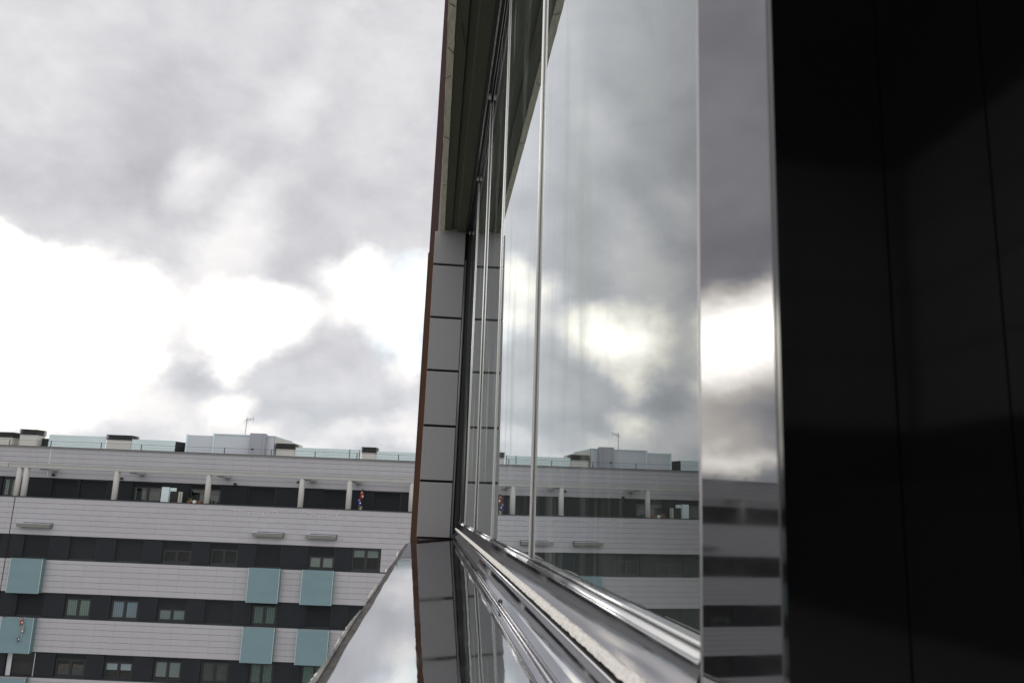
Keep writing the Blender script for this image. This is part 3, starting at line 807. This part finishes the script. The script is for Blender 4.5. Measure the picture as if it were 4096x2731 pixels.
# sill rail that carries the glass
sr = empty('sill_rail', (0, 0, ZS)); tag(sr, 'polished metal bottom rail with a bright bead under the glass panels', 'rail')
Z = lambda z: z-ZS
cuts = [.441] + ys[1:5] + [PY-.01]
def arc(x, z, step, n, t0, t1):
    pts = [(x, z)]
    for i in range(n):
        th = R(t0+(t1-t0)*i/(n-1)); x -= step*math.sin(th); z -= step*math.cos(th); pts.append((x, z))
    return pts
face = arc(.1466, -.0755, .0021, 12, 14, 34)          # the curved face catches the sky further down
for k in range(5):
    a, b = cuts[k]+(.0 if k == 0 else .0006), cuts[k+1]-.0006
    ff = MB(); S_ = 6
    for i in range(S_+1):
        for (x, z) in face: ff.v.append((x, a+(b-a)*i/S_, Z(z)))
    K = len(face)
    for i in range(S_):
        for j in range(K-1): w = i*K+j; ff.f.append((w, w+1, w+K+1, w+K))
    ff.build('rail_face', 'rail_metal', sr, True)
    MB().box(.1475, .1520, a, b, Z(-.120), Z(-.0745)).build('rail_core', 'black', sr)
    MB().tube((.1468, a, Z(-.0726)), (.1468, b, Z(-.0726)), .0036, 18).build('bead', 'bright_metal', sr, True)
    MB().tube((.1498, a, Z(-.0672)), (.1498, b, Z(-.0672)), .0016, 12).build('glazing_lip', 'bright_metal', sr, True)
bx, bz = face[-1]
bs = MB(); bs.prism([(bx+.0010, Z(bz)), (bx-.0016, Z(bz-.0006)), (bx-.0042, Z(bz-.0045)), (bx-.0052, Z(bz-.0080)), (bx-.0010, Z(bz-.0088)), (bx+.0040, Z(bz-.0088))], .441, PY-.02, 520, .00055)
o = bs.build('brush_seal', 'brush'); o.location = (0, 0, ZS); tag(o, 'fuzzy pale grey brush seal running along under the polished rail', 'brush seal')
print('brush', bx, bz)
MB().tube((.1308, .441, Z(-.1118)), (.1308, PY-.02, Z(-.1118)), .0011, 10).build('lower_bead', 'bright_metal', sr, True)
MB().box(.1322, .1475, .441, PY-.02, Z(-.125), Z(-.1100)).build('track_bed', 'black', sr)

# metal sill: two sheets with a seam, fold, drip edge
sl = empty('window_sill', (0, 0, ZS)); tag(sl, 'mirror polished metal window sill sloping gently outwards', 'window sill')
def sheet(y0, y1, lift):
    # cross-section from the outer edge inwards
    top = [(-.088, -.0065), (-.03, -.0035), (.06, .0018), (.1172, .0050)]
    lo = [(x, z+.16) for x, z in reversed(arc(.1306, -.1136, .0021, 10, 16, 36))]
    fold = [(.1180, .0066), (.1190, .0078), (.1200, .0064), (.1208, .0072), (.1214, .0100), (.1216, .0180)] + lo
    up_ = [(x, z+lift) for x, z in top]
    me = MB(); pts = up_ + [(x, z+lift) for x, z in fold]
    N = 40
    for i in range(N+1):
        y = y0+(y1-y0)*i/N
        for j, (x, z) in enumerate(pts):
            wob = .0006*math.sin(y*9+1)+.0005*math.sin(y*23) if j == 0 else 0
            me.v.append((x+wob, y, z))
    K = len(pts)
    for i in range(N):
        for j in range(K-1):
            a = i*K+j; me.f.append((a, a+1, a+K+1, a+K))
    o = me.build('sheet', 'sill_metal', sl, True)
    m_ = o.modifiers.new('thick', 'SOLIDIFY'); m_.thickness = .001; m_.offset = -1
    es_ = o.modifiers.new('split', 'EDGE_SPLIT'); es_.split_angle = R(24)
sheet(.05, 1.46, 0.0); sheet(1.455, 2.70, -.0009); sheet(2.695, PY-.001, -.0018)
for y in (2.70,): MB().box(-.086, .12, y-.004, y+.001, -.0060, -.0052).build('seam', 'bright_metal', sl)
MB().tube((.1192, .05, .0086), (.1192, PY-.01, .0072), .0010, 8).build('fold_bead', 'bright_metal', sl, True)
MB().tube((.1212, .05, .0130), (.1212, PY-.01, .0122), .0011, 8).build('fold_bead', 'rail_metal', sl, True)
de = MB(); N = 260; yy = [.05+(3.9-.05)*i/N for i in range(N+1)]
for i, y in enumerate(yy):
    out_ = -.101 - .0010*math.sin(y*6.1) - random.uniform(0, .0012)
    de.v += [(-.0865, y, -.0085), (out_, y, -.0100-random.uniform(0, .0006)), (out_-.001, y, -.035), (-.0865, y, -.035)]
for i in range(N):
    for j in range(3):
        a = i*4+j; de.f.append((a, a+4, a+5, a+1))
de.build('mortar_edge', 'stone_edge', sl)
rnd = random.Random(3)
for (ya, yb, wmax) in ((.70, .98, .006), (.98, 1.40, .005), (1.52, 1.9, .006), (2.2, 2.45, .007), (2.9, 3.3, .010)):
    fm = MB(); n_ = 30
    for i in range(n_+1):
        t = i/n_; y = ya+(yb-ya)*t; w = .001+wmax*math.sin(math.pi*t)**.7*(.6+.4*rnd.random())
        o0 = -.101 - .0010*math.sin(y*6.1)
        fm.v += [(o0+.001, y, -.0092), (o0-w*.5, y, -.0080+.0015*rnd.random()), (o0-w, y, -.0105)]
    for i in range(n_):
        for j in range(2):
            a = i*3+j; fm.f.append((a, a+3, a+4, a+1))
    o = fm.build('peeling_film', 'film', sl); sm = o.modifiers.new('t', 'SOLIDIFY'); sm.thickness = .0004
# two dead flies / dark clips lying on the fold
def bug(label, y, s_):
    e = empty('dead_insect', (.1190, y, ZS+.0092)); tag(e, label, 'insect', 'dark specks on the sill fold'); e.scale = (s_, s_, s_)
    me = bpy.data.meshes.new('insect_body'); me.from_pydata([(0,0,.001), (.001,.003,.003), (.001,.005,.006), (-.001,.006,.008)], [(0,1),(1,2),(2,3)], []); me.materials.append(M['black'])
    o = obj('insect_body', me, e); o.modifiers.new('skin', 'SKIN')
    for i, r_ in enumerate((.0012, .0022, .0018, .0008)): me.skin_vertices[0].data[i].radius = (r_, r_)
    me.skin_vertices[0].data[0].use_root = True
    o.modifiers.new('s', 'SUBSURF').levels = 1
    w = MB(); w.v = [(0,.002,.004), (.004,.006,.009), (.002,.009,.010), (-.001,.006,.006)]; w.f = [(0,1,2,3)]; w.build('wing', 'black', e)
    w = MB()
    for k in (-1, 1): w.tube((0, .003, .002), (.004*k, .004, -.001), .0003, 4)
    w.build('leg', 'black', e)
bug('larger black dead fly on the sill fold, nearer along the rail', 1.36, 1.0)
bug('smaller black dead fly on the sill fold, farther along the rail', 2.05, .9)

# mirror post at the near end of the glass
po = empty('lock_post', (.1500, .343, ZS), R(4.5)); tag(po, 'dark mirror-polished metal post at the near end of the glass panels', 'post')
MB().box(0, .016, .0014, .0868, -.02, 1.66).build('face', 'post', po, bevel=.0010)
MB().box(-.0005, .012, .0870, .0892, -.02, 1.66).build('edge_strip', 'post_edge', po, bevel=.001)
MB().box(-.0004, .012, -.0004, .0012, -.02, 1.66).build('edge_strip', 'post_edge', po, bevel=.0006)

# black lacquered frame leaf, folded inwards
bf = empty('black_frame', (0, .334, ZS)); tag(bf, 'black lacquered window frame with vertical grooves beside the mirror post', 'window frame')
edges = [.1466, .1990, .2515, .3040, .3600]
for a, b in zip(edges, edges[1:]):
    MB().box(a+.0005, b-.0005, 0, .004, -.6, 1.9).build('profile', 'black_gloss', bf)
MB().box(.1472, .36, .0045, .0065, -.59, 1.89).build('groove_backing', 'black', bf)

# enclosed balcony room behind the glass
def st(o): return tag(o, kind='structure')
st(MB().box(.16, 1.45, -1.6, PY, -1.05, -.95).build('room_floor', 'room_dark'))
st(MB().box(.16, 1.45, -1.6, PY, ZT+.0, ZT+.055).build('room_ceiling', 'room_dark'))
rw = st(MB().box(1.36, 1.45, -1.6, PY, -.94, ZT-.002).build('room_wall', 'room_dark'))
st(MB().box(.19, 1.36, PY-.03, PY-.002, -.94, ZT-.002).build('room_end_wall', 'room_dark'))
re_ = st(MB().box(.19, 1.36, -1.6, -1.55, -.94, ZT-.002).build('room_end_wall', 'room_dark'))
st(MB().box(.165, .185, .5, PY-.04, -.94, -.13).build('room_low_wall', 'room_wall'))
tm = MB().box(0, .008, .003, .327, .003, .197).mesh('wall_tile', 'room_tile')
for i in range(8):
    for k in range(4): obj('wall_tile', tm, rw, (1.35, -1.5+i*.33, .26+k*.2))
te = MB().box(.003, .327, 0, .008, .003, .197).mesh('wall_tile', 'room_tile')
for i in range(3):
    for k in range(4): obj('wall_tile', te, re_, (.36+i*.333, -1.549, .26+k*.2))
cb = empty('cabinet', (1.15, -.2, -.95)); tag(cb, 'low dark cabinet along the enclosed balcony wall behind the glass', 'cabinet')
MB().box(-.2, .19, -1.3, 1.6, 0, 1.0).build('carcass', 'room_dark', cb); MB().box(-.22, .19, -1.32, 1.62, 1.002, 1.03).build('worktop', 'room_dark', cb)
